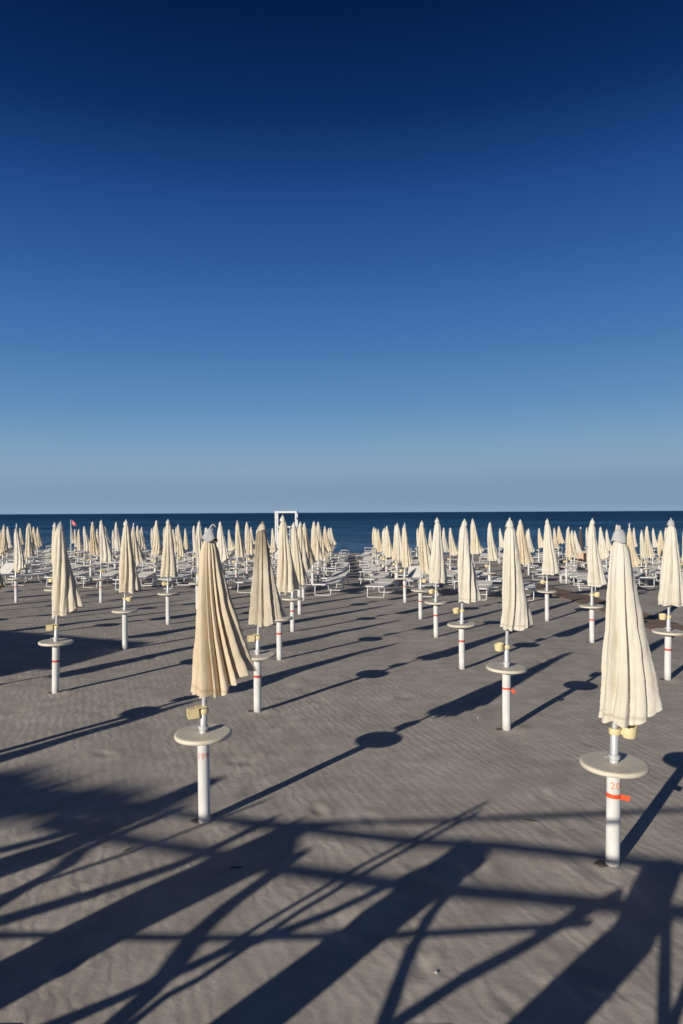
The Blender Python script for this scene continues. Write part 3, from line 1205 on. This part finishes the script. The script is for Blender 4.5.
# loose branches and canes leaning against it
for i, (pts, w, yc, lab) in enumerate((
        ([(50, 1024), (151, 984), (200, 965), (267, 921), (351, 871), (440, 826)], 5, 1.3, 'long straight cane leaning on the railing, upper of a pair'),
        ([(131, 1024), (168, 995), (200, 979), (301, 911), (368, 871), (430, 838)], 5, 1.25, 'long straight cane leaning on the railing, lower of a pair'),
        ([(60, 1024), (151, 984), (230, 949), (284, 931), (335, 911), (400, 880)], 8, 1.35, 'stout bent branch leaning on the railing'),
        ([(0, 921), (101, 891), (185, 862), (205, 852)], 8, 1.25, 'gently curved branch tied to the railing'),
        ([(0, 904), (34, 884), (67, 867), (85, 850), (108, 840)], 8, 1.25, 'kinked branch tied to the railing'),
        ([(67, 874), (135, 851), (199, 826)], 3, 1.2, 'thin cane sticking out from the railing'),
        ([(0, 869), (67, 847), (111, 827), (150, 808)], 15, 1.0, 'thick bare limb beside the railing'),
        ([(0, 851), (64, 835), (110, 822)], 6, 1.2, 'slim bare limb beside the railing'))):
    P, r, n = bar(pts, w, yc, ext=(1.2, .2))
    c0 = P[0].copy()
    o = link('leaning_branch', MB().tube([p - c0 for p in P], [r * (1.1 - .25 * q / (len(P) - 1)) for q in range(len(P))], 8).mesh('branch', M['timber']), None, c0)
    tag(o, lab, 'branch', 'branches about the railing')

# leafy top of a shrub whose shadow lies soft across the left foreground
yc = -6.0
sh_c = cast(20, 805, yc)
shrub = thing('tall_shrub', (sh_c.x - .3, yc, 0), 'tall loose-leaved shrub behind the left of the railing', 'shrub')
rl = random.Random(9)
mb = MB()
cnt = 0
poly = [(-90, 790, 34, 16), (-40, 800, 42, 18), (10, 795, 42, 18), (50, 802, 40, 13), (90, 806, 38, 9), (125, 812, 28, 6), (20, 775, 20, 6),
        (105, 795, 30, 5), (160, 806, 24, 4)]
for (cx, cy, rx, ry) in poly:
    for i in range(int(rx * ry * .55)):
        a, q = rl.uniform(0, 6.283), math.sqrt(rl.random())
        p = cast(cx + rx * q * math.cos(a), cy + ry * q * math.sin(a), yc + rl.uniform(-.6, .6)) - Vector((sh_c.x - .3, yc, 0))
        d = Vector((rl.uniform(-1, 1), rl.uniform(-1, 1), rl.uniform(-1, .6))).normalized()
        s = d.cross(Vector((rl.uniform(-1, 1), rl.uniform(-1, 1), rl.uniform(-1, 1)))).normalized()
        L, wd = rl.uniform(.09, .16), rl.uniform(.03, .05)
        mb.add([p, p + d * L * .5 + s * wd, p + d * L, p + d * L * .5 - s * wd], [(0, 1, 2, 3)])
link('foliage', mb.mesh('foliage', M['leaf'], smooth=False, fix=False), shrub)
st = MB()
for i in range(7):
    a = rl.uniform(-.9, .9)
    st.tube([(rl.uniform(-.12, .12), rl.uniform(-.1, .1), -.2), (a * .5, rl.uniform(-.1, .1), 2.0), (a * 1.0, rl.uniform(-.2, .2), 3.5)], [.03, .02, .008], 7)
link('stem', st.mesh('stem', M['timber']), shrub)

# beach cabin off to the left: its roof edge draws the flat dark shade on the sand
A, B = Vector((-12.9, 7.2, 0)), Vector((-9.05, 5.62, 0))
ux = (B - A).normalized()
uy = Vector((-ux.y, ux.x, 0))
L = (B - A).length
cab = thing('beach_cabin', (B + A) / 2 - uy * 1.1, 'white timber beach cabin standing beyond the left edge', 'cabin', None, (0, 0, math.atan2(ux.y, ux.x)))
H = 2.5
w = MB()
w.box((0, 0, H / 2 - .1), (L - .25, 2.0, H - .1), None, .01)
link('wall', w.mesh('wall', M['tower'], smooth=False), cab)
link('roof', MB().box((0, 0, H), (L, 2.2, .09), None, .01).mesh('roof', M['timber'], smooth=False), cab)
dr = link('door', MB().box((.4, -1.012, 1.0), (.8, .05, 1.9), None, .01).mesh('door', M['teal'], smooth=False), cab)
link('handle', MB().tube([(.72, -1.05, 1.0), (.72, -1.09, 1.0), (.66, -1.09, 1.0)], .012, 6).mesh('handle', M['pole']), dr)

# ------------------------------------------------------------------ small litter on the sand
rl = random.Random(31)
for i, (px_, py_, lab) in enumerate(((478, 718, 'pale shell fragment left of the parasol with drooping orange tape'), (436, 973, 'pale shell fragment in the sunlit gap of the front shadows'),
                                      (344, 941, 'small pale pebble inside the thick shadow stripe, bottom centre'))):
    x, y = on_ground(px_, py_)
    bm = bmesh.new()
    bmesh.ops.create_icosphere(bm, subdivisions=2, radius=.009)
    for v in bm.verts:
        v.co *= 1 + .35 * noise.noise(v.co * 60 + Vector((i * 3, 0, 0)))
        v.co.z *= .55
    me = bpy.data.meshes.new('shell')
    bm.to_mesh(me)
    bm.free()
    me.materials.append(M['pebble'])
    tag(link('shell_fragment', me, None, (x, y, terrain(x, y) + .006), (0, 0, i)), lab, 'shell')
for i, (px_, py_, rot, lab) in enumerate(((529, 821, -.35, 'short dark twig on sunlit sand left of parasol 200'), (236, 868, .2, 'short dark twig in the shadow crossing below parasol 199'),
                                          (128, 851, 1.0, 'short dark twig on the sand at lower left'))):
    x, y = on_ground(px_, py_)
    me = MB().tube([(-.045, 0, .003), (-.012, .005, .006), (.02, -.003, .005), (.05, .006, .003)], [.002, .0035, .003, .0015], 6).mesh('twig', M['twig'])
    tag(link('dry_twig', me, None, (x, y, terrain(x, y) + .002), (0, 0, rot)), lab, 'twig')

# ------------------------------------------------------------------ sky, sun, camera
wd = bpy.data.worlds.new('World')
sc.world = wd
wd.use_nodes = True
nt = wd.node_tree
bg = nt.nodes['Background']
sky = nt.nodes.new('ShaderNodeTexSky')
sky.sky_type = 'NISHITA'
sky.sun_disc = False
sky.sun_elevation = SUN_EL
sky.sun_rotation = SUN_AZ
wtc = nt.nodes.new('ShaderNodeTexCoord')
wsep = nt.nodes.new('ShaderNodeSeparateXYZ')
wcom = nt.nodes.new('ShaderNodeCombineXYZ')
wx = nt.nodes.new('ShaderNodeMath')
wx.operation = 'MULTIPLY'
wx.inputs[1].default_value = .12
wy = nt.nodes.new('ShaderNodeMath')
wy.operation = 'MULTIPLY'
wh = nt.nodes.new('ShaderNodeMath')      # length of the level part, so that elevation is kept
wh.operation = 'SQRT'
w1 = nt.nodes.new('ShaderNodeMath')
w1.operation = 'SUBTRACT'
w1.inputs[0].default_value = 1.0
wy.operation = 'MULTIPLY'
nt.links.new(wtc.outputs['Generated'], wsep.inputs[0])
nt.links.new(wsep.outputs['Z'], wy.inputs[0])
nt.links.new(wsep.outputs['Z'], wy.inputs[1])
nt.links.new(wy.outputs[0], w1.inputs[1])
nt.links.new(w1.outputs[0], wh.inputs[0])
nt.links.new(wsep.outputs['X'], wx.inputs[0])
nt.links.new(wx.outputs[0], wcom.inputs['X'])
nt.links.new(wh.outputs[0], wcom.inputs['Y'])
nt.links.new(wsep.outputs['Z'], wcom.inputs['Z'])
nt.links.new(wcom.outputs[0], sky.inputs['Vector'])   # an even sky all the way round
sky.air_density, sky.dust_density, sky.ozone_density = .3, .3, 3
sep = nt.nodes.new('ShaderNodeSeparateColor')
nt.links.new(sky.outputs[0], sep.inputs[0])
dv = nt.nodes.new('ShaderNodeMath')
dv.operation = 'MULTIPLY'
dv.inputs[1].default_value = .1
nt.links.new(sep.outputs[2], dv.inputs[0])
tone = nt.nodes.new('ShaderNodeValToRGB')       # film response: sky brightness -> photographed colour
STOPS = [(.06, (.0005, .004, .020)), (.112, (.0013, .0105, .060)), (.145, (.0045, .029, .128)), (.185, (.017, .076, .265)), (.27, (.046, .155, .40)),
         (.44, (.118, .272, .50)), (.60, (.210, .355, .515)), (.70, (.248, .365, .492)), (.785, (.220, .322, .455))]
while len(tone.color_ramp.elements) < len(STOPS):
    tone.color_ramp.elements.new(.5)
for e, (p, c) in zip(tone.color_ramp.elements, STOPS):
    e.position = p
    e.color = (*c, 1)
nt.links.new(dv.outputs[0], tone.inputs['Fac'])
up = nt.nodes.new('ShaderNodeVectorMath')
up.operation = 'SCALE'
up.inputs['Scale'].default_value = 10
nt.links.new(tone.outputs['Color'], up.inputs[0])
nt.links.new(up.outputs[0], bg.inputs['Color'])
bg.inputs['Strength'].default_value = .1

sl = bpy.data.lights.new('sun', 'SUN')
sl.energy = 4.7
sl.angle = R(.53)
sl.color = (1.0, .93, .81)
so = bpy.data.objects.new('sun', sl)
COL.objects.link(so)
so.rotation_euler = Vector((SUN_DX, 1, -SUN_DH)).to_track_quat('-Z', 'Y').to_euler()
so.location = (-20, -20, 15)

cd = bpy.data.cameras.new('camera')
cd.sensor_fit = 'VERTICAL'
cd.sensor_height = 36
cd.sensor_width = 24
cd.lens = 24
cd.clip_start = .05
cd.clip_end = 40000
cd.dof.use_dof = True
cd.dof.focus_distance = 8.0
cd.dof.aperture_fstop = 2.8
co = bpy.data.objects.new('camera', cd)
COL.objects.link(co)
co.matrix_world = Matrix.Translation((0, 0, CAM_H)) @ Matrix.Rotation(R(.034), 4, 'X') @ Matrix.Rotation(R(90), 4, 'X') @ Matrix.Rotation(-ROLL, 4, 'Z')
sc.camera = co

sc.render.engine = 'CYCLES'
sc.cycles.max_bounces = 6
sc.cycles.diffuse_bounces = 4
sc.cycles.use_denoising = True
vs_ = sc.view_settings
vs_.view_transform = 'Standard'
vs_.look = 'None'
vs_.gamma = 1
vs_.exposure = 0
vs_.use_curve_mapping = False
